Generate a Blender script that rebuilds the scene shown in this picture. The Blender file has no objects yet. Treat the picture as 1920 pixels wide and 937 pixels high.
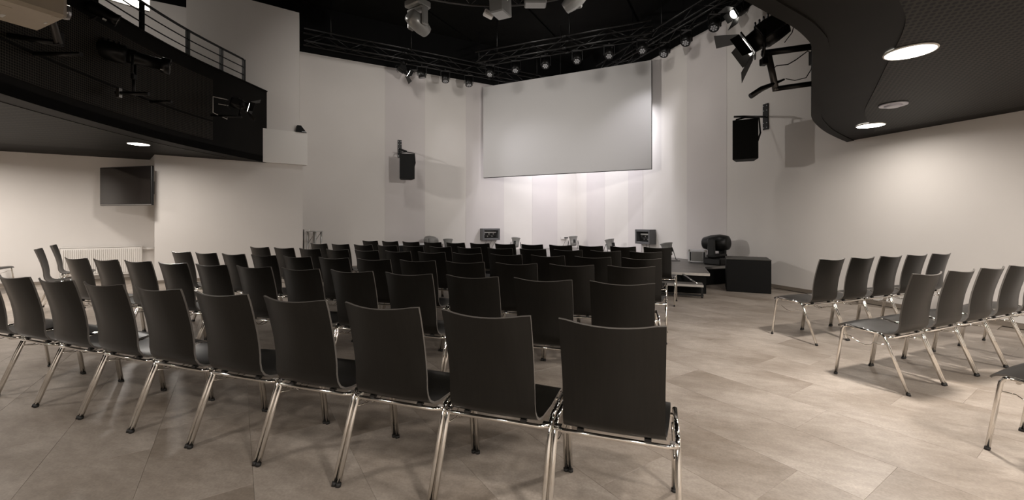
import bpy, math, random
from mathutils import Vector, Matrix
random.seed(7)
sc = bpy.context.scene
COL = sc.collection

# ---------------- camera, world, exposure ----------------
F, V0, EYE = 785.0, 417.0, 1.234
cam_data = bpy.data.cameras.new('camera')
cam = bpy.data.objects.new('camera', cam_data); COL.objects.link(cam)
cam.location = (0, 0, EYE); cam.rotation_euler = (math.radians(90), 0, 0)
cam_data.sensor_width = 36; cam_data.lens = F/1920*36
cam_data.shift_y = -(468.5-V0)/1920
cam_data.clip_start = 0.05
sc.camera = cam
world = bpy.data.worlds.new('world'); sc.world = world; world.use_nodes = True
world.node_tree.nodes['Background'].inputs[0].default_value = (0.02, 0.02, 0.02, 1)
sc.view_settings.view_transform = 'Standard'; sc.view_settings.look = 'None'
sc.view_settings.gamma = 1; sc.view_settings.exposure = 0.12
try: sc.view_settings.use_curve_mapping = False
except Exception: pass

# lamps
WARM = (1.0, 0.93, 0.865); NEUT = (1.0, 0.95, 0.90); COOL = (0.96, 0.94, 1.0)
P_DOWN, P_SPOT, P_WASH, P_FILL = 42, 420, 330, 50
def area_lamp(name, loc, power, size, color, target=None, spread=180, sy=None):
    l = bpy.data.lights.new(name, 'AREA'); l.energy = power; l.color = color
    l.shape = 'DISK' if sy is None else 'RECTANGLE'; l.size = size
    if sy: l.size_y = sy
    l.spread = math.radians(spread)
    o = bpy.data.objects.new(name, l); COL.objects.link(o); o.location = loc
    if target is not None:
        o.rotation_euler = (Vector(target)-Vector(loc)).to_track_quat('-Z', 'Y').to_euler()
    return o
def spot_lamp(name, loc, target, power, angle, color, blend=.6, rad=.06):
    l = bpy.data.lights.new(name, 'SPOT'); l.energy = power; l.color = color
    l.spot_size = math.radians(angle); l.spot_blend = blend; l.shadow_soft_size = rad
    o = bpy.data.objects.new(name, l); COL.objects.link(o); o.location = loc
    o.rotation_euler = (Vector(target)-Vector(loc)).to_track_quat('-Z', 'Y').to_euler()
    return o
HL, HR = 2.60, 2.52            # soffit heights, left and right balcony
DOWN_R = [(3.0, 3.155), (4.75, 5.547), (1.2, .35), (3.3, .4), (5.5, 1.6), (0.0, -1.4), (3.0, -1.6)]
DOWN_L = [(-6.46, 7.245), (-7.6, 4.6), (-9.6, 6.0), (-5.9, 2.6), (-3.4, .6), (-2.2, -1.4), (-8.5, 1.5)]
PW_R = [76, 19, 40, 56, 76, 36, 36]; PW_L = [34, 70, 92, 30, 26, 26, 40]
for (x, y), pw in zip(DOWN_R, PW_R): area_lamp('downlight_lamp', (x, y, HR-.03), pw, .26, WARM, (x, y, 0), 170)
for (x, y), pw in zip(DOWN_L, PW_L): area_lamp('downlight_lamp', (x, y, HL-.03), pw, .26, WARM, (x, y, 0), 170)

# ---------------- materials ----------------
def mat(name, color, rough=.5, metal=0., spec=.5, emit=None, estr=0., noise=None, bump=None, coat=0.):
    m = bpy.data.materials.new(name); m.use_nodes = True
    nt = m.node_tree; b = nt.nodes['Principled BSDF']
    b.inputs['Base Color'].default_value = (*color, 1)
    b.inputs['Roughness'].default_value = rough; b.inputs['Metallic'].default_value = metal
    b.inputs['Specular IOR Level'].default_value = spec
    b.inputs['Coat Weight'].default_value = coat
    if emit: b.inputs['Emission Color'].default_value = (*emit, 1); b.inputs['Emission Strength'].default_value = estr
    if noise or bump:
        tc = nt.nodes.new('ShaderNodeTexCoord')
    if noise:      # (scale, color2, stretch)
        mp = nt.nodes.new('ShaderNodeMapping'); mp.inputs['Scale'].default_value = noise[2] if len(noise) > 2 else (1, 1, 1)
        n = nt.nodes.new('ShaderNodeTexNoise'); n.inputs['Scale'].default_value = noise[0]; n.inputs['Detail'].default_value = 6
        r = nt.nodes.new('ShaderNodeValToRGB'); r.color_ramp.elements[0].position = .35; r.color_ramp.elements[1].position = .68
        r.color_ramp.elements[0].color = (*color, 1); r.color_ramp.elements[1].color = (*noise[1], 1)
        nt.links.new(tc.outputs['Object'], mp.inputs[0]); nt.links.new(mp.outputs[0], n.inputs['Vector'])
        nt.links.new(n.outputs['Fac'], r.inputs[0]); nt.links.new(r.outputs[0], b.inputs['Base Color'])
    if bump:       # (scale, strength)
        n2 = nt.nodes.new('ShaderNodeTexNoise'); n2.inputs['Scale'].default_value = bump[0]; n2.inputs['Detail'].default_value = 4
        bp = nt.nodes.new('ShaderNodeBump'); bp.inputs['Strength'].default_value = bump[1]; bp.inputs['Distance'].default_value = .01
        nt.links.new(tc.outputs['Object'], n2.inputs['Vector']); nt.links.new(n2.outputs['Fac'], bp.inputs['Height'])
        nt.links.new(bp.outputs[0], b.inputs['Normal'])
    return m

def perforated(name, base, hole, pitch, radius, axes=(0, 1), angle=0., rough=.5, slot=1.0, metal=0.):
    """sheet with a grid of small punched holes"""
    m = bpy.data.materials.new(name); m.use_nodes = True
    nt = m.node_tree; N = nt.nodes; L = nt.links; b = N['Principled BSDF']
    b.inputs['Roughness'].default_value = rough; b.inputs['Metallic'].default_value = metal; b.inputs['Specular IOR Level'].default_value = .10
    tc = N.new('ShaderNodeTexCoord'); rot = N.new('ShaderNodeVectorRotate'); rot.rotation_type = 'Z_AXIS'
    rot.inputs['Angle'].default_value = angle
    L.new(tc.outputs['Object'], rot.inputs['Vector'])
    sp = N.new('ShaderNodeSeparateXYZ'); L.new(rot.outputs[0], sp.inputs[0])
    def cell(out, k):
        a = N.new('ShaderNodeMath'); a.operation = 'MULTIPLY'; a.inputs[1].default_value = 1/(pitch*k); L.new(out, a.inputs[0])
        f = N.new('ShaderNodeMath'); f.operation = 'FRACT'; L.new(a.outputs[0], f.inputs[0])
        s = N.new('ShaderNodeMath'); s.operation = 'SUBTRACT'; s.inputs[1].default_value = .5; L.new(f.outputs[0], s.inputs[0])
        q = N.new('ShaderNodeMath'); q.operation = 'POWER'; q.inputs[1].default_value = 2; L.new(s.outputs[0], q.inputs[0])
        return q.outputs[0]
    u = cell(sp.outputs[axes[0]], 1); v = cell(sp.outputs[axes[1]], slot)
    ad = N.new('ShaderNodeMath'); ad.operation = 'ADD'; L.new(u, ad.inputs[0]); L.new(v, ad.inputs[1])
    lt = N.new('ShaderNodeMath'); lt.operation = 'LESS_THAN'; lt.inputs[1].default_value = radius**2; L.new(ad.outputs[0], lt.inputs[0])
    nz = N.new('ShaderNodeTexNoise'); nz.inputs['Scale'].default_value = 1.3; L.new(tc.outputs['Object'], nz.inputs['Vector'])
    mr = N.new('ShaderNodeMix'); mr.data_type = 'RGBA'; mr.inputs[6].default_value = (*[c*.75 for c in base], 1); mr.inputs[7].default_value = (*[c*1.25 for c in base], 1)
    L.new(nz.outputs['Fac'], mr.inputs[0])
    mx = N.new('ShaderNodeMix'); mx.data_type = 'RGBA'; mx.inputs[7].default_value = (*hole, 1)
    L.new(mr.outputs[2], mx.inputs[6]); L.new(lt.outputs[0], mx.inputs[0]); L.new(mx.outputs[2], b.inputs['Base Color'])
    return m

def floor_material():
    m = bpy.data.materials.new('concrete_look_vinyl'); m.use_nodes = True
    nt = m.node_tree; N = nt.nodes; L = nt.links; b = N['Principled BSDF']
    tc = N.new('ShaderNodeTexCoord'); oi = N.new('ShaderNodeObjectInfo')
    geo = N.new('ShaderNodeNewGeometry')
    add = N.new('ShaderNodeVectorMath'); add.operation = 'ADD'
    sc_ = N.new('ShaderNodeVectorMath'); sc_.operation = 'SCALE'; sc_.inputs['Scale'].default_value = 60
    cmb = N.new('ShaderNodeCombineXYZ'); L.new(geo.outputs['Random Per Island'], cmb.inputs[0]); L.new(oi.outputs['Random'], cmb.inputs[1])
    L.new(cmb.outputs[0], sc_.inputs[0]); L.new(sc_.outputs[0], add.inputs[1])
    rot = N.new('ShaderNodeVectorRotate'); rot.rotation_type = 'Z_AXIS'; rot.inputs['Angle'].default_value = math.radians(20)
    L.new(geo.outputs['Position'], rot.inputs['Vector']); L.new(rot.outputs[0], add.inputs[0])
    mp = N.new('ShaderNodeMapping'); mp.inputs['Scale'].default_value = (1.0, 2.0, 1); L.new(add.outputs[0], mp.inputs[0])
    n1 = N.new('ShaderNodeTexNoise'); n1.inputs['Scale'].default_value = 1.1; n1.inputs['Detail'].default_value = 5; n1.inputs['Roughness'].default_value = .55
    n2 = N.new('ShaderNodeTexNoise'); n2.inputs['Scale'].default_value = 9; n2.inputs['Detail'].default_value = 9; n2.inputs['Roughness'].default_value = .7
    n3 = N.new('ShaderNodeTexNoise'); n3.inputs['Scale'].default_value = 90; n3.inputs['Detail'].default_value = 3
    for n in (n1, n2): L.new(mp.outputs[0], n.inputs['Vector'])
    L.new(geo.outputs['Position'], n3.inputs['Vector'])
    r1 = N.new('ShaderNodeValToRGB')
    r1.color_ramp.elements[0].position = .3; r1.color_ramp.elements[0].color = (.235, .192, .154, 1)
    r1.color_ramp.elements[1].position = .72; r1.color_ramp.elements[1].color = (.455, .40, .35, 1)
    L.new(n1.outputs['Fac'], r1.inputs[0])
    r2 = N.new('ShaderNodeValToRGB')
    r2.color_ramp.elements[0].position = .3; r2.color_ramp.elements[0].color = (.78, .77, .75, 1)
    r2.color_ramp.elements[1].position = .75; r2.color_ramp.elements[1].color = (1.15, 1.15, 1.15, 1)
    L.new(n2.outputs['Fac'], r2.inputs[0])
    mu = N.new('ShaderNodeMix'); mu.data_type = 'RGBA'; mu.blend_type = 'MULTIPLY'; mu.inputs[0].default_value = 1
    L.new(r1.outputs[0], mu.inputs[6]); L.new(r2.outputs[0], mu.inputs[7])
    r3 = N.new('ShaderNodeValToRGB')
    r3.color_ramp.elements[0].position = .3; r3.color_ramp.elements[0].color = (.88, .88, .88, 1)
    r3.color_ramp.elements[1].position = .7; r3.color_ramp.elements[1].color = (1.08, 1.08, 1.08, 1)
    L.new(n3.outputs['Fac'], r3.inputs[0])
    mu2 = N.new('ShaderNodeMix'); mu2.data_type = 'RGBA'; mu2.blend_type = 'MULTIPLY'; mu2.inputs[0].default_value = 1
    L.new(mu.outputs[2], mu2.inputs[6]); L.new(r3.outputs[0], mu2.inputs[7]); L.new(mu2.outputs[2], b.inputs['Base Color'])
    b.inputs['Roughness'].default_value = .38
    b.inputs['Specular IOR Level'].default_value = .42
    bp = N.new('ShaderNodeBump'); bp.inputs['Strength'].default_value = .12; bp.inputs['Distance'].default_value = .004
    L.new(n2.outputs['Fac'], bp.inputs['Height']); L.new(bp.outputs[0], b.inputs['Normal'])
    return m

M = {}
M['wall'] = mat('matt_white_wall_paint', (.70, .665, .63), .85, spec=.2, noise=(.8, (.735, .70, .665)), bump=(60, .05))
M['wall_whiter'] = mat('whiter_wall_paint', (.80, .775, .74), .8, spec=.2)  # whiter than the main wall colour, for the projecting block
M['wall_dim'] = mat('matt_rose_grey_facet_tone', (.635, .595, .58), .85, spec=.2, noise=(.8, (.67, .63, .61)))  # facet shading put into the colour as a darker rose grey
M['wall_black'] = mat('black_upper_wall', (.006, .006, .006), .9, spec=.1)
M['skirting'] = mat('taupe_skirting', (.22, .185, .15), .5)
M['floor'] = floor_material()
M['subfloor'] = mat('floor_joint', (.22, .185, .15), .8)
M['black_ceiling'] = mat('black_ceiling_cloth', (.0052, .005, .0043), .9, spec=.1, noise=(3, (.0072, .007, .006)))
M['black_paint'] = mat('satin_black_balcony_paint', (.0060, .0054, .0044), .55, spec=.10, noise=(2, (.0085, .0075, .0062)))
M['soffit_perf'] = perforated('perforated_black_acoustic_board', (.028, .0245, .020), (.0008, .0015, .0015), .036, .36, (0, 1), math.radians(33), .5, 1.6)
M['soffit_perf_left'] = perforated('perforated_black_acoustic_board_left', (.019, .0165, .0125), (.0008, .0015, .0015), .075, .42, (0, 1), math.radians(8), .5, 1.6)
M['mesh_panel'] = perforated('perforated_steel_panel', (.060, .052, .041), (.001, .001, .001), .030, .40, (1, 2), 0, .45, 1.0)
M['shell'] = mat('black_stained_plywood', (.0055, .0049, .0038), .33, spec=.33, noise=(3, (.0085, .0076, .0060), (30, 1.5, 2)))
M['shell_edge_highlight'] = mat('plywood_edge_highlight', (.11, .10, .09), .3)  # bright edge highlight painted in as a paler rim colour
M['chrome'] = mat('polished_chrome', (.80, .77, .72), .10, 1.0)
M['steel'] = mat('brushed_aluminium', (.55, .54, .52), .32, 1.0)
M['rubber'] = mat('black_rubber', (.012, .011, .010), .6)
M['black_metal'] = mat('black_powder_coat', (.0055, .0052, .0048), .4, spec=.4)
M['truss_black'] = mat('black_truss_tube', (.008, .0075, .007), .32, spec=.5)
M['truss_dark'] = mat('dark_ring_tube', (.075, .07, .065), .35, .3)
M['screen'] = mat('projection_cloth', (.52, .508, .498), .8, spec=.2)
M['screen_edge'] = mat('screen_edge', (.05, .048, .045), .7)
M['stage_top'] = mat('grey_phenolic_deck', (.13, .12, .11), .42, noise=(3, (.19, .175, .16)))
M['skirt'] = mat('black_stage_skirt', (.007, .007, .0065), .9, spec=.2)
M['black_box'] = mat('black_textured_cabinet', (.0028, .0028, .0026), .6, spec=.2, noise=(40, (.0045, .0045, .0043)), bump=(160, .25))
M['grille'] = perforated('speaker_grille', (.010, .010, .0095), (.002, .002, .002), .012, .3, (0, 2), 0, .5)
M['beige_plastic'] = mat('warm_white_plastic', (.42, .36, .28), .5, noise=(3, (.46, .40, .31)))
M['grey_plastic'] = mat('grey_plastic_housing', (.20, .195, .185), .4)
M['silver_plastic'] = mat('silver_grey_housing', (.34, .335, .32), .32, .3)
M['cab_grey'] = mat('grey_lacquered_cabinet', (.10, .10, .102), .5)
M['cab_dark'] = mat('cabinet_interior', (.035, .034, .033), .6)
M['white_metal'] = mat('white_enamel', (.78, .75, .71), .35)
M['label_white'] = mat('white_label', (.7, .7, .68), .5)
M['lens'] = mat('clear_lens', (.35, .34, .33), .08, .6)
M['led_off'] = mat('led_lens', (.42, .42, .42), .2, .2, emit=(.9, .9, 1), estr=.02)
M['tv'] = mat('dark_glass_screen', (.012, .010, .009), .06, spec=.8)
M['downlight'] = mat('lit_downlight', (1, 1, 1), .5, emit=(1, .93, .82), estr=14)
M['lit_lens'] = mat('lit_lens', (1, 1, 1), .5, emit=(1, .95, .86), estr=7)
M['lit_panel'] = mat('lit_panel', (1, 1, 1), .5, emit=(1, .93, .82), estr=6)
M['barn_inner'] = mat('barn_door_leaf', (.008, .0075, .007), .45)
M['sensor'] = mat('sensor_cap', (.62, .62, .70), .35)
M['cable'] = mat('black_cable', (.010, .010, .010), .5)
M['case_silver'] = mat('silver_case', (.66, .66, .68), .35, .2)

# ---------------- mesh helpers ----------------
class MB:
    def __init__(s, xf=None): s.v = []; s.f = []; s.sm = []; s.xf = xf or Matrix()
    def add(s, verts, faces, smooth=False):
        o = len(s.v)
        s.v += [tuple(s.xf @ Vector(p)) for p in verts]
        s.f += [tuple(i+o for i in f) for f in faces]; s.sm += [smooth]*len(faces)
        return s
    def box(s, c, size, rot=None, bev=0.):
        R = rot if rot is not None else Matrix.Identity(3)
        hx, hy, hz = [k/2 for k in size]
        c = Vector(c)
        if bev <= 0:
            P = [c+R @ Vector((x, y, z)) for x in (-hx, hx) for y in (-hy, hy) for z in (-hz, hz)]
            return s.add(P, [(0, 1, 3, 2), (4, 6, 7, 5), (0, 4, 5, 1), (2, 3, 7, 6), (0, 2, 6, 4), (1, 5, 7, 3)])
        # chamfered box, 24 verts
        b = min(bev, hx*.9, hy*.9, hz*.9); V = []; idx = {}
        for sx in (-1, 1):
            for sy in (-1, 1):
                for sz in (-1, 1):
                    for a in range(3):
                        p = [sx*(hx-b), sy*(hy-b), sz*(hz-b)]
                        p[a] = (sx, sy, sz)[a]*(hx, hy, hz)[a]
                        idx[(sx, sy, sz, a)] = len(V); V.append(c+R @ Vector(p))
        Fc = []
        for a in range(3):
            o1, o2 = [k for k in range(3) if k != a]
            for sg in (-1, 1):
                q = []
                for (s1, s2) in ((-1, -1), (1, -1), (1, 1), (-1, 1)):
                    k = [0, 0, 0]; k[a] = sg; k[o1] = s1; k[o2] = s2; q.append(idx[(*k, a)])
                Fc.append(tuple(q))
            for s1 in (-1, 1):
                for s2 in (-1, 1):
                    q = []
                    for sg, ax in ((-1, o1), (-1, o2), (1, o2), (1, o1)):
                        k = [0, 0, 0]; k[a] = sg; k[o1] = s1; k[o2] = s2; q.append(idx[(*k, ax)])
                    Fc.append(tuple(q))
        for sx in (-1, 1):
            for sy in (-1, 1):
                for sz in (-1, 1): Fc.append(tuple(idx[(sx, sy, sz, a)] for a in range(3)))
        return s.add(V, Fc)
    def tube(s, pts, r, seg=8, cap=True, radii=None):
        pts = [Vector(p) for p in pts]; n = len(pts); V = []; Fc = []
        t0 = (pts[1]-pts[0]).normalized()
        up = Vector((0, 0, 1)) if abs(t0.z) < .9 else Vector((1, 0, 0))
        a = t0.cross(up).normalized()
        for i, p in enumerate(pts):
            t = ((pts[min(i+1, n-1)]-pts[max(i-1, 0)])).normalized()
            a = (a-t*a.dot(t)).normalized(); b = t.cross(a)
            rr = radii[i] if radii else r
            for k in range(seg):
                w = 2*math.pi*k/seg
                V.append(p+a*math.cos(w)*rr+b*math.sin(w)*rr)
        for i in range(n-1):
            for k in range(seg):
                k2 = (k+1) % seg
                Fc.append((i*seg+k, i*seg+k2, (i+1)*seg+k2, (i+1)*seg+k))
        s.add(V, Fc, True)
        if cap:
            s.f += [tuple(len(s.v)-len(V)+k for k in range(seg))[::-1], tuple(len(s.v)-len(V)+(n-1)*seg+k for k in range(seg))]
            s.sm += [False, False]
        return s
    def cyl(s, a, b, r, seg=16, r2=None):
        return s.tube([a, b], r, seg, True, [r, r2 if r2 is not None else r])
    def prism(s, poly, z0, z1):
        n = len(poly)
        V = [(x, y, z0) for x, y in poly]+[(x, y, z1) for x, y in poly]
        Fc = [tuple(range(n))[::-1], tuple(range(n, 2*n))]+[(i, (i+1) % n, n+(i+1) % n, n+i) for i in range(n)]
        return s.add(V, Fc)
    def strip(s, pts, z0, z1, th):
        """vertical curved slab along plan polyline pts, thickness th to its left side"""
        n = len(pts); off = []
        for i in range(n):
            d = Vector(pts[min(i+1, n-1)])-Vector(pts[max(i-1, 0)]); d.normalize()
            off.append((pts[i][0]-d.y*th, pts[i][1]+d.x*th))
        V = [(x, y, z) for z in (z0, z1) for x, y in pts]+[(x, y, z) for z in (z0, z1) for x, y in off]
        Fc = []
        for i in range(n-1):
            Fc += [(i, i+1, n+i+1, n+i), (2*n+i, 3*n+i, 3*n+i+1, 2*n+i+1), (i, 2*n+i, 2*n+i+1, i+1), (n+i, n+i+1, 3*n+i+1, 3*n+i)]
        Fc += [(0, n, 3*n, 2*n), (n-1, 3*n-1, 4*n-1, 2*n-1)]
        return s.add(V, Fc)
    def build(s, name, m, parent=None, loc=None):
        me = bpy.data.meshes.new(name); me.from_pydata(s.v, [], s.f); me.update()
        import bmesh
        bm = bmesh.new(); bm.from_mesh(me); bmesh.ops.recalc_face_normals(bm, faces=bm.faces); bm.to_mesh(me); bm.free()
        me.polygons.foreach_set('use_smooth', s.sm)
        me.materials.append(M[m] if isinstance(m, str) else m)
        o = bpy.data.objects.new(name, me); COL.objects.link(o)
        if parent: o.parent = parent
        if loc: o.location = loc
        return o

def tag(o, label=None, cat=None, group=None, kind=None):
    if label: o['label'] = label
    if cat: o['category'] = cat
    if group: o['group'] = group
    if kind: o['kind'] = kind
    return o
def thing(name, label, cat, loc=(0, 0, 0), rz=0., group=None):
    o = bpy.data.objects.new(name, None); o.empty_display_size = .1; COL.objects.link(o)
    o.location = loc; o.rotation_euler = (0, 0, rz)
    return tag(o, label, cat, group)
CH = {}
def children(o): return [c for c in bpy.data.objects if c.parent == o]
def snapshot(o): return (o, [snapshot(c) for c in children(o)])
def copy_snap(s, parent=None):
    o, ch = s
    c = o.copy(); COL.objects.link(c); c.parent = parent
    for k in ch: copy_snap(k, c)
    return c
def frame(dirv, up=(0, 0, 1)):
    """3x3 rotation taking local +Y to dirv, local Z near up"""
    y = Vector(dirv).normalized(); x = y.cross(Vector(up)).normalized(); z = x.cross(y)
    return Matrix((x, y, z)).transposed()
def ray_on(a, b, px):
    """plan point where the sight line of column px crosses the line a-b"""
    k = (px-960)/F; dx, dy = b[0]-a[0], b[1]-a[1]
    t = (k*a[1]-a[0])/(dx-k*dy)
    return (a[0]+dx*t, a[1]+dy*t)
def height(v, y): return EYE+(V0-v)*y/F

# ---------------- room shell ----------------
WL = [(-13.5, 5.84), (-7.85, 9.21)]          # wall with radiator
CF = [(-7.19, 8.42), (-5.0, 10.0)]           # column front
SL = [(-5.6, 10.59), (2.28, 14.92)]          # left stage wall
SR = [(2.28, 14.92), (4.72, 8.75)]           # right stage wall
RW = [(4.72, 8.75), (5.93, 4.84), (8.2, -2.6)]
def wall(name, pts, z0, z1, m='wall', th=.15, side=1):
    return tag(MB().strip(pts, z0, z1, th*side).build(name, m), kind='structure')
w_left = wall('wall_left', WL, 0, 6.1)
w_sl = wall('wall_stage_left', SL, 0, 5.6)
w_sr = wall('wall_stage_right', SR, 0, 5.6)
w_r = wall('wall_right', RW, 0, 5.6)
wall('wall_back', [(8.2, -2.6), (-13.5, -2.6)], 0, 6.9)
wall('wall_side', [(-13.5, -2.6), (-13.5, 5.84)], 0, 6.9)
wall('wall_upper_left', WL, 6.1, 6.9, 'wall_black')
wall('wall_upper_stage', [SL[0], SL[1], SR[1], RW[1], RW[2]], 5.6, 6.9, 'wall_black')
wall('wall_upstairs', [(-7.85, 9.21), (-6.9, 9.77)], 2.75, 6.1)
wall('wall_upper_upstairs', [(-7.85, 9.21), (-6.9, 9.77)], 6.1, 6.9, 'wall_black')
# column: lower shaft, projecting block, upper tower
def on_cf(x): t = (x-CF[0][0])/(CF[1][0]-CF[0][0]); return (x, CF[0][1]+t*(CF[1][1]-CF[0][1]))
back_r = (-5.42, 10.75); back_l = (-7.80, 9.25)
col = tag(MB().prism([CF[0], CF[1], back_r, back_l], 0, 2.62).build('wall_column', 'wall'), kind='structure')
a = on_cf(-6.78); b = on_cf(-5.06)
MB().prism([a, b, (-5.48, 10.80), (-7.25, 9.66)], 2.62, 6.22).build('tower', 'wall', col)
a = on_cf(-5.72); b = on_cf(-4.93); n = Vector((.585, -.811))*.10
MB().prism([(a[0]+n.x, a[1]+n.y), (b[0]+n.x, b[1]+n.y), (b[0]-.08, b[1]+.1), (a[0]-.08, a[1]+.1)], 2.60, 3.36).build('projecting_block', 'wall_whiter', col)
# facet brightness steps of the stage walls, painted as slightly proud tinted bands
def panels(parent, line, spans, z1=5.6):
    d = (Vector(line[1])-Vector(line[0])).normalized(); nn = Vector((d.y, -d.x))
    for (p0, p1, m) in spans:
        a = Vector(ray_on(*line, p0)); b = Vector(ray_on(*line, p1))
        MB().prism([a+nn*.005, b+nn*.005, b-nn*.002, a-nn*.002], 0, z1-.002).build('facet_tone_band', m, parent)
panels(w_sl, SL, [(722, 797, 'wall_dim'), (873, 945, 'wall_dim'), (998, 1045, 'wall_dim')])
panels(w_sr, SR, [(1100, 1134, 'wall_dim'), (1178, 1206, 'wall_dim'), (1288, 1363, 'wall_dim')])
# skirting boards
for nm, pts in (('baseboard_left', WL), ('baseboard_column', CF), ('baseboard_stage', [(-5.3, 10.755), (-2.3, 12.403)]), ('baseboard_right', [(4.56, 9.15)]+RW)):
    tag(MB().strip(pts, 0, .065, -.014).build(nm, 'skirting'), kind='structure')
# ceiling: black cloth strips with open seams
ceil = tag(MB().box((-2.5, 6.2, 6.95), (23, 18.6, .1)).build('ceiling', 'wall_black'), kind='structure')
for i in range(8):
    R = Matrix.Rotation(math.radians(-28), 3, 'Z')
    c = R @ Vector((-9.0+i*2.4, 0, 0))
    MB().box((c.x-1, c.y+7, 6.86), (2.34, 22, .05), R).build('ceiling_panel', 'black_ceiling', ceil)

# floor: running-bond tiles
tdir = Vector((.55, -.835)).normalized(); tn = Vector((-tdir.y, tdir.x))
TW, TL = .4525, .914
floor = tag(MB().box((-2.6, 6.2, -.06), (22.5, 18.4, .1)).build('floor', 'subfloor'), kind='structure')
tiles = []
ang = math.atan2(tdir.y, tdir.x)
def inside_room(x, y):
    if y < -2.4 or x < -13.2 or y > 14.6: return False
    if x > 8.1-(y+2.6)*.30: return False
    if y > 6.2+(x+13.5)*.55+.5: return False
    return True
for i in range(-40, 40):
    n0 = 2.331+i*TW
    offs = {0: 0.0, 1: .49, 2: .22, 3: .71}[i % 4] * TL
    for j in range(-24, 24):
        t0 = -1.607+offs+j*TL
        cx, cy = tdir*(t0+TL/2)+tn*(n0+TW/2)
        if inside_room(cx, cy): tiles.append((cx, cy))
inview = lambda x, y: y > 1.2 and abs(x) < 1.32*y+.6
tiles.sort(key=lambda p: (0 if inview(*p) else 1, p[0]**2+p[1]**2))
tm = MB().box((0, 0, -.004), (TL-.0008, TW-.0008, .012), None, .0008)
t_first = None; stuff = MB()
for k, (cx, cy) in enumerate(tiles):
    if k < 290 and inview(cx, cy):
        if t_first is None:
            t_first = tm.build('floor_tile', 'floor', floor); o = t_first
        else:
            o = t_first.copy(); COL.objects.link(o); o.parent = floor
        o.location = (cx, cy, 0); o.rotation_euler = (0, 0, ang)
    else:
        stuff.box((cx, cy, -.004), (TL-.0008, TW-.0008, .012), Matrix.Rotation(ang, 3, 'Z'))
tag(stuff.build('floor_tile_field', 'floor', floor), kind='stuff')

# ---------------- balconies ----------------
def smooth(pts, it=2):
    for _ in range(it):
        q = [pts[0]]
        for p, r in zip(pts, pts[1:]):
            q += [(p[0]*.75+r[0]*.25, p[1]*.75+r[1]*.25), (p[0]*.25+r[0]*.75, p[1]*.25+r[1]*.75)]
        pts = q+[pts[-1]]
    return pts
def offset(pts, d):
    out = []
    for i in range(len(pts)):
        t = Vector(pts[min(i+1, len(pts)-1)])-Vector(pts[max(i-1, 0)]); t.normalize()
        out.append((pts[i][0]-t.y*d, pts[i][1]+t.x*d))
    return out
# right balcony (its underside is what shows)
RE = smooth([(-2.0, 1.62), (-.6, 1.62), (.6, 1.98), (1.342, 2.42), (1.55, 2.56), (1.84, 2.745), (2.03, 2.90), (2.20, 3.06), (2.62, 3.66), (3.10, 4.33), (3.52, 4.93), (3.66, 5.12), (3.86, 5.36), (4.39, 5.90), (4.92, 6.35), (5.46, 6.78)], 2)
rb = thing('balcony', 'black balcony on the right with perforated underside over the right-hand chairs', 'balcony', (0, 0, 0))
rb['kind'] = 'structure'
MB().strip(RE, HR, 3.95, -.10).build('fascia', 'black_paint', rb)
polyR = RE+[(5.42, 6.7), (5.95, 4.84), (8.15, -2.55), (-2.0, -2.55)]
MB().prism([(p[0], p[1]) for p in polyR], HR+.012, HR+.14).build('soffit_board', 'black_paint', rb)
inner = offset(RE, -.50)
inner = [p for p in inner if p[0] < 5.0]
polyP = inner+[(5.15, 5.95), (5.60, 4.85), (7.8, -2.4), (-2.0, -2.4)]
MB().prism(polyP, HR+.004, HR+.011).build('perforated_panel', 'soffit_perf', rb)
# left balcony
LE = smooth([(-5.60, 9.56), (-5.68, 8.8), (-5.76, 8.12), (-5.81, 7.5), (-5.79, 6.7), (-5.68, 5.8), (-5.56, 5.06), (-5.42, 4.45), (-5.2, 3.7), (-4.8, 2.9), (-4.1, 2.2), (-3.2, 1.8), (-2.0, 1.62)], 2)
lb = thing('balcony', 'black balcony on the left with railing and perforated steel front', 'balcony', (0, 0, 0))
lb['kind'] = 'structure'
MB().strip(LE, HL-.001, 4.21, -.12).build('fascia', 'black_paint', lb)
MB().strip([(p[0]+.0, p[1]) for p in offset(LE, .02)], 4.21, 4.235, -.17).build('fascia_cap', 'black_paint', lb)
polyL = LE+[(-2.0, -2.55), (-13.4, -2.55), (-13.4, 5.85), (-7.9, 9.13), (-7.19, 8.42), (-6.5, 8.92)]
MB().prism(polyL, HL, HL+.13).build('soffit_board', 'black_paint', lb)
innerL = offset(LE, -.28)
innerL = [p for p in innerL if p[1] < 8.8]
polyLP = innerL+[(-2.2, -2.4), (-13.2, -2.4), (-13.2, 4.55), (-7.3, 8.05)]
MB().prism(polyLP, HL-.006, HL-.001).build('perforated_panel', 'soffit_perf_left', lb)
mp_pts = offset([p for p in LE if 2.2 < p[1] < 8.18], .012)
MB().strip(mp_pts, 2.82, 3.98, -.010).build('steel_mesh_panel', 'mesh_panel', lb)
MB().strip(offset(mp_pts, .012), 3.17, 3.19, -.012).build('panel_seam', 'black_paint', lb)
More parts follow.
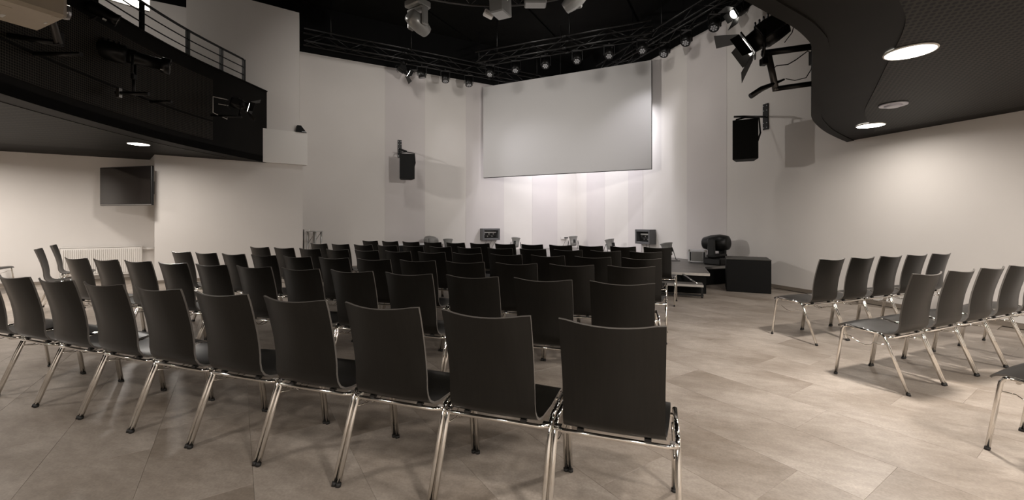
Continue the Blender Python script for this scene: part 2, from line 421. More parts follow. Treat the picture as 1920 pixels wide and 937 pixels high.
# railing of the left balcony
def on_LE(px, off=-.06):
    k = (px-960)/F; pts = offset(LE, off)
    for p, q in zip(pts, pts[1:]):
        s0 = p[0]-k*p[1]; s1 = q[0]-k*q[1]
        if s0*s1 <= 0 and p[1] > .5: t = s0/(s0-s1); return (p[0]+(q[0]-p[0])*t, p[1]+(q[1]-p[1])*t)
rl = thing('railing', 'black steel railing on top of the left balcony', 'railing', (-5.8, 7, 4.235))
org = Vector((-5.8, 7, 4.235))
rp = [p for p in offset(LE, -.06) if 1.9 < p[1] < 9.0]
for z, r, nm in ((.475, .022, 'handrail'), (.31, .011, 'rail_bar'), (.15, .011, 'rail_bar')):
    MB().tube([(x-org.x, y-org.y, z) for x, y in rp], r, 8).build(nm, 'black_metal', rl)
for px in (457, 415, 352, 266, 178, 120, 20):
    p = on_LE(px)
    if p is None: continue
    for s in (-.022, .022): MB().box((p[0]-org.x, p[1]-org.y+s, .24), (.045, .012, .48)).build('railing_post', 'black_metal', rl)

# downlights
def downlight(x, y, h, label, r=.15):
    t = thing('downlight', label, 'downlight', (x, y, h))
    MB().tube([(r*math.cos(w), r*math.sin(w), 0) for w in [2*math.pi*k/32 for k in range(33)]], .008, 6, False).build('trim_ring', 'white_metal', t)
    MB().cyl((0, 0, -.006), (0, 0, -.001), r-.006, 32).build('diffuser', 'downlight', t)
downlight(3.0, 3.155, HR, 'large lit round downlight nearest in the right balcony underside', .15)
downlight(4.75, 5.547, HR, 'lit round downlight near the right wall, beyond the white sensor', .15)
downlight(-6.46, 7.245, HL-.008, 'lit round downlight under the left balcony', .15)
for k, (x, y) in enumerate(DOWN_R[2:]+DOWN_L[1:]):
    h = HR if (x, y) in DOWN_R else HL-.008
    t = thing('downlight', 'lit round downlight in the balcony underside behind the camera', 'downlight', (x, y, h), group='downlights out of view')
    MB().cyl((0, 0, -.006), (0, 0, -.001), .144, 24).build('diffuser', 'downlight', t)
t = thing('smoke_detector', 'small pale round sensor between the two downlights of the right balcony', 'detector', (4.16, 4.568, HR))
MB().cyl((0, 0, 0), (0, 0, -.012), .125, 28, .12).build('base', 'sensor', t)
MB().cyl((0, 0, -.012), (0, 0, -.03), .08, 24, .06).build('cap', 'sensor', t)

# ---------------- chairs ----------------
def shell_mb():
    prof = [(.000, .873), (.013, .83), (.027, .78), (.042, .72), (.056, .66), (.066, .60), (.073, .54), (.074, .49), (.080, .455), (.096, .428), (.122, .411), (.16, .404), (.21, .406), (.27, .414), (.33, .424), (.38, .431), (.42, .431), (.445, .425), (.462, .414), (.470, .403)]
    wid = [.390, .390, .389, .388, .386, .385, .385, .386, .388, .391, .396, .404, .414, .426, .436, .443, .446, .445, .440, .428]
    cur = [.040, .039, .037, .034, .031, .027, .023, .018, .015, .012, .009, .006, .004, .003, .002, .001, 0, 0, 0, 0]
    nx = 12; n = len(prof); V = []; th = .010
    nrm = []
    for i in range(n):
        a = Vector(prof[max(i-1, 0)]); b = Vector(prof[min(i+1, n-1)]); d = (b-a).normalized(); nrm.append(Vector((d.y, -d.x)))  # outward = back/below
    for side in (0, 1):
        for i, (y, z) in enumerate(prof):
            for k in range(nx+1):
                u = -1+2*k/nx; w = wid[i]/2
                x = u*w; yy = y; zz = z
                zz -= .017*(1-u*u)*max(0, 1-i/7)
                if i == 0 and k in (0, nx): zz -= .004
                yy += cur[i]*(u*u-1)*1.0
                if i > 12: zz -= .006*u*u
                yy += nrm[i].x*th*side*1.0; zz += nrm[i].y*th*side
                V.append((x, yy, zz))
    N = n*(nx+1); Fc = []; A = lambda i, k, s=0: s*N+i*(nx+1)+k
    for i in range(n-1):
        for k in range(nx):
            Fc.append((A(i, k), A(i, k+1), A(i+1, k+1), A(i+1, k)))
            Fc.append((A(i, k, 1), A(i+1, k, 1), A(i+1, k+1, 1), A(i, k+1, 1)))
    m = MB(); m.add(V, Fc, True)
    e = []
    for i in range(n-1): e += [(A(i, 0), A(i+1, 0), A(i+1, 0, 1), A(i, 0, 1)), (A(i, nx), A(i, nx, 1), A(i+1, nx, 1), A(i+1, nx))]
    for k in range(nx): e += [(A(0, k), A(0, k, 1), A(0, k+1, 1), A(0, k+1)), (A(n-1, k), A(n-1, k+1), A(n-1, k+1, 1), A(n-1, k, 1))]
    m.add(V, e, False)      # rim on its own vertices keeps the plywood edge crisp
    return m
def make_chair(name='stacking_chair'):
    root = thing(name, 'x', 'chair')
    shell = shell_mb().build('seat_shell', 'shell', root)
    shell.data.materials.append(M['shell_edge_highlight'])
    ne = 2*(19+12)
    for p in list(shell.data.polygons)[-ne:]: p.material_index = 1
    X = .239; r = .0112
    for s in (-1, 1):
        MB().tube([(s*X, .470, .012), (s*X, .432, .30), (s*X, .420, .385), (s*X, .408, .407), (s*X, .385, .416)], r, 10).build('leg', 'chrome', root)
        f = children(root)[-1]
        cap = MB(); cap.cyl((s*X, .472, 0), (s*X, .469, .018), .0128, 10); cap.build('foot_cap', 'rubber', f)
        f2 = MB().tube([(s*X, .000, .012), (s*X, .108, .30), (s*X, .138, .375), (s*X, .155, .396), (s*X, .18, .402)], r, 10).build('leg', 'chrome', root)
        cap = MB(); cap.cyl((s*X, -.003, 0), (s*X, .003, .018), .0128, 10); cap.build('foot_cap', 'rubber', f2)
        MB().tube([(s*X, .385, .416), (s*X, .18, .402)], r, 8).build('side_rail', 'chrome', root)
        # linking hook
        xx = s*(X-.012)
        MB().tube([(xx, .425, .335), (xx, .37, .335), (xx, .345, .318), (xx, .31, .300), (xx, .27, .292), (xx, .235, .300), (xx, .215, .322), (xx, .19, .318), (xx, .125, .33)], .0035, 5).build('linking_hook', 'chrome', root)
        MB().box((s*(X-.014), .13, .388), (.03, .022, .010)).build('rail_bracket', 'chrome', root)
    MB().tube([(-X, .122, .384), (-X+.04, .105, .384), (X-.04, .105, .384), (X, .122, .384)], .0095, 8).build('cross_rail', 'chrome', root)
    MB().tube([(-X, .36, .400), (X, .36, .400)], .0085, 8).build('cross_rail', 'chrome', root)
    for x in (-.13, .13):
        MB().box((x, .112, .397), (.026, .022, .012)).build('spacer', 'rubber', root)
        MB().box((x, .36, .414), (.026, .022, .014)).build('spacer', 'rubber', root)
    return root
proto = make_chair(); bpy.context.view_layer.update()
SNAP = snapshot(proto); used = [False]
def place_chair(x, y, th, label, group=None):
    if not used[0]: used[0] = True; c = proto
    else: c = copy_snap(SNAP)
    c.location = (x, y, 0); c.rotation_euler = (0, 0, th)
    c['label'] = label
    if group: c['group'] = group
    return c
ORD = ['first', 'second', 'third', 'fourth', 'fifth', 'sixth', 'seventh', 'eighth', 'ninth', 'tenth', 'eleventh', 'twelfth']
rows = [((.365, 1.55), 18.75, .15, 10, 'nearest'), ((.677, 2.582), 17.88, .17, 12, 'second'), ((1.008, 3.545), 13.6, .88, 12, 'third'),
        ((1.336, 4.325), 20.98, .04, 12, 'fourth'), ((1.689, 5.291), 21.5, .16, 12, 'fifth'), ((2.165, 6.24), 24.96, -.15, 12, 'farthest')]
for (x, y), th, k, n, rn in rows:
    t = math.radians(th)
    for j in range(n):
        if j: x -= math.cos(t)*.502; y += math.sin(t)*.502
        place_chair(x, y, -t, f'black chrome-legged chair, {ORD[j]} from the right in the {rn} row of the central block'.replace('first from the right', 'rightmost'), 'chairs of the central block')
        t += math.radians(k)
for (x, y), th, n, rn in (((3.271, 4.279), 21.44, 5, 'farther'), ((3.04, 3.07), 22.8, 5, 'middle')):
    t = math.radians(th)
    for j in range(n):
        place_chair(x+math.cos(t)*.502*j, y+math.sin(t)*.502*j, t, f'black chrome-legged chair, {ORD[j]} from the left in the {rn} row by the right wall'.replace('first from the left', 'leftmost'), 'chairs by the right wall')
t = math.radians(25)
place_chair(2.995, 1.947, t, 'black chrome-legged chair cut off by the right frame edge, nearest on the right', 'chairs by the right wall')
place_chair(-6.66, 5.90, math.radians(-50), 'black chair seen side-on, left of the radiator, nearer of two', 'chairs along the left wall')
place_chair(-7.50, 6.86, math.radians(-50), 'black chair seen side-on, left of the radiator, farther of two', 'chairs along the left wall')
place_chair(-9.62, 7.42, math.radians(-64), 'black chair at far left against the wall, only its seat in view', 'chairs along the left wall')
place_chair(-9.40, 6.97, math.radians(-64), 'black chair at the left frame edge, a sliver of its seat in view', 'chairs along the left wall')

# ---------------- screen ----------------
zl = 12.95; zr = zl*.833
pl = Vector(((906-960)/F*zl, zl, 0)); pr = Vector(((1222-960)/F*zr, zr, 0))
top = EYE+254*zl/F; bot = EYE+83.5*zl/F
c = (pl+pr)/2; d = pr-pl; W = d.length; rz = math.atan2(d.y, d.x)
scn = thing('projection_screen', 'large pale grey projection screen hanging across the stage corner', 'screen', (c.x, c.y, bot), rz)
MB().box((0, 0, (top-bot)/2), (W-.02, .03, top-bot-.02)).build('screen_surface', 'screen', scn)
MB().box((0, .055, (top-bot)/2), (W, .06, top-bot)).build('screen_frame', 'screen_edge', scn)
for x in (-W*.4, 0, W*.4): MB().cyl((x, .06, top-bot), (x, .06, 6.85-bot), .006, 6).build('hanging_wire', 'black_metal', scn)

# ---------------- trusses ----------------
def truss(name, label, a, b, z=5.70, s=.29, m='truss_black', r=.022):
    a = Vector((*a, z)); b = Vector((*b, z)); L = (b-a).length; rz = math.atan2(b.y-a.y, b.x-a.x)
    t = thing(name, label, 'truss', a, rz); h = s/2
    for y in (-h, h):
        for zz in (-h, h): MB().cyl((0, y, zz), (L, y, zz), r, 8).build('chord', m, t)
    n = int(L/.5); st = L/n
    faces = [((0, -h, -h), (0, -h, h)), ((0, h, -h), (0, h, h)), ((0, -h, -h), (0, h, -h))]
    for (p, q) in faces:
        p, q = Vector(p), Vector(q); first = None
        for i in range(n):
            u, v = (p, q) if i % 2 == 0 else (q, p)
            MB().cyl(u+Vector((i*st, 0, 0)), v+Vector(((i+1)*st, 0, 0)), .009, 5).build('brace', m, t)
    for x in [k*2.0+.6 for k in range(int(L/2.0)+1)]:
        if x < L: MB().cyl((x, 0, h), (x, 0, 6.83-z), .012, 6).build('hanger', m, t)
    for k in range(1, int(L/2.5)+1):    # bolted joints between lengths
        for y in (-h, h):
            for zz in (-h, h): MB().cyl((k*2.5-.05, y, zz), (k*2.5+.05, y, zz), r*1.5, 8).build('joint_sleeve', m, t)
    return t
T1 = ((-5.00, 10.06), (1.2, 13.46)); T2 = ((-.95, 11.52), (3.25, 9.72)); T3 = ((2.62, 12.45), (4.62, 7.45))
truss('lighting_truss', 'black lighting truss along the left stage wall', *T1)
truss('lighting_truss', 'black lighting truss crossing in front of the screen top', *T2, z=5.72)
truss('lighting_truss', 'black lighting truss along the right stage wall', *T3, z=5.72)
# ring truss
rc = Vector((-.35, 5.35)); RR = 3.1
ring = thing('ring_truss', 'dark circular truss hanging from the ceiling at the top edge', 'truss', (rc.x, rc.y, 5.72))
circ = lambda R, z, n=64: [(R*math.cos(2*math.pi*k/n), R*math.sin(2*math.pi*k/n), z) for k in range(n+1)]
for R_, z_ in ((RR, -.12), (RR-.24, 0), (RR, .12)): MB().tube(circ(R_, z_), .02, 7, False).build('chord', 'truss_dark', ring)
nb = 40
for k in range(nb):
    a0 = 2*math.pi*k/nb; a1 = 2*math.pi*(k+.5)/nb; a2 = 2*math.pi*(k+1)/nb
    P = lambda R_, a_, z_: (R_*math.cos(a_), R_*math.sin(a_), z_)
    MB().tube([P(RR, a0, -.12), P(RR-.24, a1, 0), P(RR, a2, -.12)], .008, 5).build('brace', 'truss_dark', ring)
for k in range(6):
    a0 = 2*math.pi*(k+.5)/6; MB().cyl((RR*math.cos(a0), RR*math.sin(a0), .12), (RR*math.cos(a0), RR*math.sin(a0), 1.11), .012, 6).build('hanger', 'truss_dark', ring)

# ---------------- fixtures ----------------
def led_par(loc, dirv, label, drop=.17, group=None):
    """short LED par hung from a clamp"""
    t = thing('led_spotlight', label, 'spotlight', loc, group=group)
    R = frame(dirv); xf = Matrix.Translation((0, 0, -drop)) @ R.to_4x4()
    MB(xf).cyl((0, -.11, 0), (0, .09, 0), .10, 18, .105).build('housing', 'black_metal', t)
    for k in range(7):
        q = .05 if k < 6 else 0
        MB(xf).cyl((q*math.cos(k*math.pi/3), .085, q*math.sin(k*math.pi/3)), (q*math.cos(k*math.pi/3), .094, q*math.sin(k*math.pi/3)), .021, 10).build('led_lens', 'led_off', t)
    m = MB()
    m.box((-.125, 0, -drop/2-.01), (.012, .04, drop+.04)); m.box((.125, 0, -drop/2-.01), (.012, .04, drop+.04)); m.box((0, 0, .01), (.26, .05, .012))
    m.build('yoke', 'black_metal', t)
    MB().box((0, 0, .04), (.05, .06, .07), None, .008).build('clamp', 'black_metal', t)
    return t
def moving_head(loc, label, upside=1, yaw=0., tilt=0.5, m='black_metal', s=1., hang=True, name='moving_head_light'):
    """base, yoke and tilting head; upside=-1 hangs it"""
    t = thing(name, label, 'spotlight', loc, yaw); u = upside
    MB().box((0, 0, u*.06*s), (.34*s, .30*s, .12*s), None, .02*s).build('base', m, t)
    yk = MB()
    for sx in (-1, 1): yk.box((sx*.17*s, 0, u*.29*s), (.05*s, .13*s, .30*s), None, .02*s)
    yk.box((0, 0, u*.15*s), (.38*s, .16*s, .06*s), None, .02*s); yk.build('yoke', m, t)
    R = Matrix.Rotation(tilt, 3, 'X'); xf = Matrix.Translation((0, 0, u*.36*s)) @ R.to_4x4()
    h = MB(xf).tube([(0, -.20*s, 0), (0, -.18*s, 0), (0, -.06*s, 0), (0, .10*s, 0), (0, .20*s, 0), (0, .22*s, 0)], .1, 20, True, [.07*s, .115*s, .14*s, .13*s, .105*s, .10*s]).build('head', m, t)
    MB(xf).cyl((0, .215*s, 0), (0, .226*s, 0), .085*s, 18).build('lens', 'lens', h)
    if hang: MB().box((0, 0, -u*.05*s), (.06, .06, .12)).build('clamp', 'black_metal', t)
    return t
def fresnel(loc, dirv, label, s=1., lit=True, power=P_SPOT, angle=70, color=NEUT, target=None, cable=True):
    t = thing('theatre_spotlight', label, 'spotlight', loc)
    R = frame(dirv); xf = R.to_4x4()
    prof = [(-.17, .085), (-.16, .105), (-.06, .115), (.02, .115), (.03, .095), (.12, .085), (.13, .10), (.145, .10)]
    MB(xf).tube([(0, y*s, 0) for y, r in prof], .1, 8, True, [r*s for y, r in prof]).build('housing', 'black_metal', t)
    fin = MB(xf)
    for k in range(5): fin.box((0, (-.13+k*.035)*s, .110*s), (.15*s, .012*s, .012*s))
    for sx in (-1, 1): fin.box((sx*.112*s, -.06*s, 0), (.03*s, .19*s, .13*s), None, .006)
    fin.box((0, .135*s, 0), (.215*s, .012*s, .215*s))
    fin.build('cooling_fins', 'black_metal', t)
    ln = MB(xf).cyl((0, .146*s, 0), (0, .152*s, 0), .088*s, 24).build('lens', 'lit_lens' if lit else 'lens', t)
    # four barn door leaves
    for k in range(4):
        q = Matrix.Rotation(k*math.pi/2, 4, 'Y') @ Matrix.Translation((0, .155*s, .10*s)) @ Matrix.Rotation(math.radians(33), 4, 'X')
        w0, w1, L = .10*s, (.15 if k % 2 == 0 else .09)*s, (.19 if k % 2 == 0 else .10)*s
        MB(xf @ q).add([(-w0, 0, 0), (w0, 0, 0), (w1, L, 0), (-w1, L, 0), (-w0, 0, .003), (w0, 0, .003), (w1, L, .003), (-w1, L, .003)],
                       [(0, 3, 2, 1), (4, 5, 6, 7), (0, 1, 5, 4), (1, 2, 6, 5), (2, 3, 7, 6), (3, 0, 4, 7)]).build('barn_door', 'barn_inner', t)
    dv = Vector(dirv).normalized(); side = R.col[0]
    m = MB()
    for sx in (-1, 1): m.tube([side*sx*.13*s, side*sx*.13*s+Vector((0, 0, -.17*s)), Vector((0, 0, -.20*s))] if False else [side*sx*.13*s, side*sx*.13*s+Vector((0, 0, YK*.17*s)), Vector((0, 0, YK*.20*s))], .010*s, 6)
    m.build('yoke', 'black_metal', t)
    MB().box((0, 0, YK*.225*s), (.05*s, .06*s, .06*s), None, .008).build('clamp', 'black_metal', t)
    if cable:
        back = -dv*.17*s
        MB().tube([back, back-dv*.05*s+Vector((0, 0, .01)), back-dv*.09*s+Vector((0, 0, -.06*s)), back-dv*.06*s+Vector((0, 0, -.14*s)), back+Vector((0, 0, -.18*s))], .005, 5).build('power_cable', 'cable', t)
    if lit:
        L = Vector(loc)+dv*.36*s
        spot_lamp('theatre_lamp', L, L+dv if target is None else target, power, angle, color, .9, .09)
    return t
YK = 1
# left truss fixtures
def under(T, px, dz, z=5.70): p = ray_on(*T, px); return (p[0], p[1], z-.145-dz)
p = under(T1, 757, .24); fresnel(p, (.75, .45, -.45), 'lit barn-door spotlight under the left stage truss', .95, True, 60, 80, COOL, (1.5, 12.5, .4))
words = ['left of three', 'middle one of three', 'right one of three']
for k, px in enumerate((791, 835, 879)):
    led_par(under(T1, px, .07), (.1, -.25, -1) if k else (.15, .1, -1), f'small black LED spotlight under the left stage truss, {words[k]}', .20)
for k, (px, v) in enumerate(((919, 137), (967, 126), (1023, 116), (1082, 107), (1142, 95), (1204, 84))):
    led_par(under(T2, px, .07, 5.72), (-.15, -.6, -1), f'round LED spotlight, {ORD[k]} from the left under the truss above the screen', .20)
for k, px in enumerate((1246, 1287, 1340)):
    led_par(under(T3, px, .07, 5.72), (-.45, -.45, -1), f'LED spotlight with bright lens under the right stage truss, {["left", "middle", "right"][k]} of three', .22)
p = under(T3, 1386, .26, 5.72); fresnel(p, (-.8, -.1, -.55), 'lit barn-door spotlight at the right end of the right stage truss', .95, True, 60, 80, NEUT, (1.0, 13.0, .4))
# ring fixtures
def ring_pt(x): dx = x-rc.x; return rc.y+math.sqrt(RR*RR-dx*dx)
moving_head((-1.82, 8.08, 5.50), 'silver grey moving head light hanging at the left of the ring truss', -1, math.radians(-35), math.radians(-22), 'silver_plastic', 1.15)
t = thing('flood_light', 'small pale flood light hanging from the ring truss', 'spotlight', (-.47, 8.40, 5.47), .3)
MB().box((0, 0, -.06), (.20, .16, .10), Matrix.Rotation(.35, 3, 'Y'), .02).build('housing', 'white_metal', t)
MB().tube([(-.09, 0, -.06), (-.09, 0, .06), (.09, 0, .06), (.09, 0, -.06)], .008, 6).build('bracket', 'black_metal', t)
def hung_box(loc, rz, size, label, shear):
    t = thing('hanging_speaker', label, 'speaker', loc, rz)
    R = Matrix.Rotation(shear, 3, 'X')
    MB().box((0, 0, 0), size, R, .012).build('cabinet', 'grey_plastic', t)
    MB().box(R @ Vector((0, 0, -size[2]/2-.004)), (size[0]*.9, size[1]*.85, .008), R).build('front_panel', 'silver_plastic', t)
    MB().tube([(-size[0]/2-.01, 0, 0), (-size[0]/2-.01, 0, size[2]/2+.06), (size[0]/2+.01, 0, size[2]/2+.06), (size[0]/2+.01, 0, 0)], .009, 6).build('bracket', 'steel', t)
hung_box((-.22, 8.0, 5.42), -.45, (.28, .40, .44), 'grey box speaker hanging below the ring truss, left of two', .05)
hung_box((.43, 7.72, 5.42), .0, (.40, .24, .36), 'grey box speaker hanging below the ring truss, right of two', .0)
moving_head((1.20, 7.95, 5.86), 'grey moving head light at the top edge, right of the hanging speakers', -1, math.radians(60), math.radians(-30), 'silver_plastic', 1.1, True)

# white hot-spot lamp of the right balcony with its bracket
YK = -1
lampA = (2.78, 4.62, 3.30)
fresnel(lampA, (-.74, .42, -.50), 'large black spotlight with barn doors on the right balcony bracket', 1.3, True, P_SPOT, 84, NEUT, (-1.6, 12.2, 2.9))
br = thing('spotlight_bracket', 'black tube bracket reaching out from the right balcony front', 'bracket', (3.19, 4.45, 3.09))
o3 = Vector((3.19, 4.45, 3.09))
def W3(*p): return Vector(p)-o3
MB().tube([W3(3.24, 4.42, 3.10), W3(2.74, 4.60, 3.09)], .036, 4).build('upper_arm', 'black_metal', br)
MB().tube([W3(3.24, 4.42, 2.71), W3(2.88, 4.60, 2.70)], .028, 4).build('lower_arm', 'black_metal', br)
MB().tube([W3(2.81, 4.60, 3.10), W3(2.90, 4.60, 2.68)], .034, 8).build('post', 'truss_dark', br)
MB().tube([W3(2.62, 4.60, 2.62), W3(2.74, 4.60, 2.70), W3(2.98, 4.58, 2.80)], .012, 8, True, [.03, .03, .010]).build('lock_handle', 'black_metal', br)
MB().tube([W3(3.20, 4.44, 3.02), W3(3.15, 4.46, 3.06), W3(3.05, 4.50, 2.98), W3(2.98, 4.52, 2.94), W3(2.88, 4.56, 2.94), W3(2.84, 4.58, 2.90)], .006, 6).build('cable', 'cable', br)
MB().tube([W3(3.20, 4.44, 3.00), W3(3.18, 4.45, 2.86), W3(3.14, 4.47, 2.78), W3(3.04, 4.5, 2.76), W3(2.96, 4.53, 2.79)], .005, 6).build('cable', 'cable', br)
MB().box(W3(3.185, 4.45, 2.98), (.03, .05, .14)).build('socket_box', 'black_metal', br)
# left balcony: spotlight with ring bracket at its end
fresnel((-5.26, 8.10, 3.52), (.70, .50, -.22), 'spotlight with gleaming barn doors at the stage end of the left balcony front', .95, True, 520, 84, NEUT, (3.4, 12.0, 2.7))
br = thing('spotlight_bracket', 'black arm with pale metal frame holding the left balcony spotlight', 'bracket', (-5.72, 7.95, 3.27))
MB().cyl((0, 0, 0), (.50, .14, .0), .022, 8).build('arm', 'black_metal', br)
MB().tube([(.10, -.08, .33), (.10, -.08, .03), (.16, .22, -.02), (.16, .22, .06)], .009, 4).build('wire_frame', 'white_metal', br)
m = MB(); m.tube([(.10, -.08, .33), (.22, .16, .34)], .009, 4); m.tube([(.13, .02, .22), (.2, .2, .24)], .008, 4); m.build('wire_frame', 'white_metal', br)
# profile spot on the left balcony
pf = thing('profile_spotlight', 'long black profile spotlight mounted on the left balcony front', 'spotlight', (-5.42, 6.0, 3.60))
R = frame((.78, .55, -.12)); xf = R.to_4x4()
MB(xf).tube([(0, y, 0) for y in (-.40, -.37, -.10, -.06)], .1, 8, True, [.11, .135, .135, .10]).build('lamp_housing', 'black_metal', pf)
MB(xf).tube([(0, y, 0) for y in (-.06, .02, .03, .30, .31, .41)], .1, 16, True, [.10, .10, .085, .085, .115, .115]).build('lens_tube', 'black_metal', pf)
MB(xf).cyl((0, .408, 0), (0, .414, 0), .075, 16).build('lens', 'lens', pf)
mm = MB(xf)
for k in range(4): mm.box((0, -.33+k*.055, .132), (.12, .02, .03))
mm.build('cooling_fins', 'black_metal', pf)
MB(xf).box((.06, .33, -.085), (.03, .04, .02)).build('maker_plate', 'label_white', pf)
side = R.col[0]
MB().tube([side*.12, side*.12+Vector((0, 0, -.24)), side*-.12+Vector((0, 0, -.24)), side*-.12], .014, 6).build('yoke', 'black_metal', pf)
MB().box((0, 0, -.28), (.05, .07, .08), None, .01).build('clamp', 'black_metal', pf)
MB().tube([(-.30, -.2, 0), (-.40, -.24, -.10), (-.38, -.22, -.28), (-.25, -.1, -.42), (-.1, 0, -.5)], .008, 6).build('cable', 'cable', pf)
br = thing('spotlight_bracket', 'black tube arms below the long profile spotlight', 'bracket', (-5.56, 5.9, 3.06))
MB().cyl((-.02, 0, 0), (.40, .05, .0), .026, 8).build('arm', 'black_metal', br)
MB().cyl((-.14, .70, .08), (.18, .72, .08), .024, 8).build('arm', 'black_metal', br)
MB().cyl((.14, .10, -.02), (.14, .10, .30), .020, 8).build('post', 'black_metal', br)
MB().box((.02, 0, .0), (.05, .05, .13)).build('clamp', 'steel', br)
# second small fixture at the railing foot
t = thing('small_spotlight', 'small black spotlight clamped below the left balcony railing', 'spotlight', (-5.52, 5.65, 4.06))
xf = frame((.6, .6, -.35)).to_4x4()
MB(xf).tube([(0, y, 0) for y in (-.16, -.12, .10, .16)], .08, 12, True, [.06, .08, .075, .09]).build('housing', 'black_metal', t)
MB(xf).cyl((0, .155, 0), (0, .165, 0), .06, 12).build('lens', 'lens', t)
MB(xf).box((.04, .05, -.085), (.03, .04, .02)).build('maker_plate', 'label_white', t)
MB().tube([(0, 0, 0), (-.08, -.05, -.10), (-.22, -.08, -.1)], .014, 6).build('bracket', 'black_metal', t)
# projector on left
pj = thing('projector', 'large beige projector hung off the left balcony at the top left corner', 'projector', (-4.49, 3.70, 3.10), math.radians(-25.3))
MB().box((0, 0, .11), (.61, .62, .22), None, .03).build('casing', 'beige_plastic', pj)
MB().box((0, .0, .235), (.40, .40, .03), None, .01).build('top_plate', 'grey_plastic', pj)
MB().cyl((.16, .30, .11), (.16, .36, .11), .07, 20).build('lens', 'lens', pj)
for i, (x, y, w, h) in enumerate(((-.13, .02, .09, .03), (.25, .24, .05, .03), (.02, .25, .05, .015))): MB().box((x, y, -.001), (w, h, .003)).build('sticker', 'label_white' if i != 1 else 'beige_plastic', pj)
MB().box((.02, -.06, -.001), (.26, .14, .003)).build('filter_cover', 'beige_plastic', pj)
br = thing('projector_bracket', 'black arms between the projector and the left balcony front', 'bracket', (-5.42, 4.5, 3.20))
MB().cyl((-.02, 0, .05), (.46, .12, 0.0), .030, 8).build('arm', 'black_metal', br)
MB().cyl((-.08, .30, -.03), (.46, .32, -.03), .026, 8).build('arm', 'black_metal', br)
MB().tube([(.44, .10, .0), (.52, -.05, .22), (.62, -.35, .24)], .035, 8).build('swivel_arm', 'truss_dark', br)
MB().box((.44, .1, .05), (.06, .06, .14)).build('clamp', 'black_metal', br)

# upstairs luminaire seen through the railing
t = thing('linear_light', 'bright white light panel upstairs behind the left railing', 'lamp', (-7.05, 7.15, 5.28), math.radians(50))
MB().box((0, 0, 0), (1.3, .10, .30), Matrix.Rotation(.0, 3, 'X')).build('diffuser', 'lit_panel', t)
MB().box((0, .07, .0), (1.34, .05, .34)).build('housing', 'white_metal', t)
for x in (-.5, .5): MB().cyl((x, .05, .15), (x, .05, 1.42), .006, 6).build('hanging_wire', 'black_metal', t)
area_lamp('upstairs_fill_lamp', (-8.0, 7.0, 5.6), 10, .5, WARM, (-7.6, 9.0, 4.6), 170)  # added fill without a fixture, brightens the upper wall

# ---------------- wall loudspeakers ----------------
def loudspeaker(loc, rz, size, label, plate, pz):
    t = thing('wall_loudspeaker', label, 'loudspeaker', loc, rz)
    w, d, h = size
    MB().add([(-w/2, -d/2, -h/2), (w/2, -d/2, -h/2), (w/2*.72, d/2, -h/2), (-w/2*.72, d/2, -h/2), (-w/2, -d/2, h/2), (w/2, -d/2, h/2), (w/2*.72, d/2, h/2), (-w/2*.72, d/2, h/2)],
             [(0, 3, 2, 1), (4, 5, 6, 7), (0, 1, 5, 4), (1, 2, 6, 5), (2, 3, 7, 6), (3, 0, 4, 7)]).build('cabinet', 'black_box', t)
    MB().box((0, -d/2-.006, 0), (w*.96, .012, h*.97)).build('grille', 'grille', t)
    MB().tube([(w*.47, .02, -.05), (w*.60, .04, h*.18), (w*.55, .05, h/2+.05), (0, .05, h/2+.08), (-w*.35, .05, h/2+.06), (-w*.40, .02, h/2-.02)], .016, 6).build('yoke', 'black_metal', t)
    MB().tube([(-w*.45, .02, h/2+.11), (0, .05, h/2+.10), tuple(plate)], .020, 6, True).build('bracket_arm', 'black_metal', t)
    R = Matrix.Rotation(pz-rz, 3, 'Z')
    pl = MB(); pl.box((plate[0], plate[1], plate[2]+.0), (.11, .02, .50), R); pl.build('wall_plate', 'black_metal', t)
    bl = MB()
    for zz in (-.21, -.12, 0, .12, .21):
        for xx in (-.035, .035):
            q = R @ Vector((xx, -.012, 0)); bl.box((plate[0]+q.x, plate[1]+q.y, plate[2]+zz), (.014, .008, .014), R)
    tag(bl.build('plate_holes', 'case_silver', t), kind='stuff')
    return t
# left speaker on left stage wall
p = Vector(ray_on(*SL, 749)); aw = math.atan2(SL[1][1]-SL[0][1], SL[1][0]-SL[0][0])
nS = Vector((math.sin(aw), -math.cos(aw)))
sp_loc = p+nS*.50+Vector((.07, 0)); rzs = math.radians(20)
pinv = Matrix.Rotation(-rzs, 2) @ ((p+nS*.02)-sp_loc)
loudspeaker((sp_loc.x, sp_loc.y, height(313, sp_loc.y)), rzs, (.40, .36, .68), 'black wall loudspeaker left of the screen', (pinv.x, pinv.y, height(279, p.y)-height(313, sp_loc.y)), aw)
# right speaker on right wall
aw2 = math.atan2(SR[1][1]-SR[0][1], SR[1][0]-SR[0][0]); p = Vector(ray_on(*SR, 1437)); nS2 = Vector((math.sin(aw2), -math.cos(aw2)))
sp_loc = Vector((((1397-960)/F)*7.55, 7.55)); rzs = math.radians(-28)
if p.y < SR[1][1]: p = Vector(ray_on(RW[0], RW[1], 1437)); aw2 = math.atan2(RW[1][1]-RW[0][1], RW[1][0]-RW[0][0]); nS2 = Vector((math.sin(aw2), -math.cos(aw2)))
pinv = Matrix.Rotation(-rzs, 2) @ ((p+nS2*.02)-sp_loc)
loudspeaker((sp_loc.x, sp_loc.y, height(264, sp_loc.y)), rzs, (.40, .36, .70), 'black wall loudspeaker right of the screen', (pinv.x, pinv.y, height(219, p.y)-height(264, sp_loc.y)), aw2)
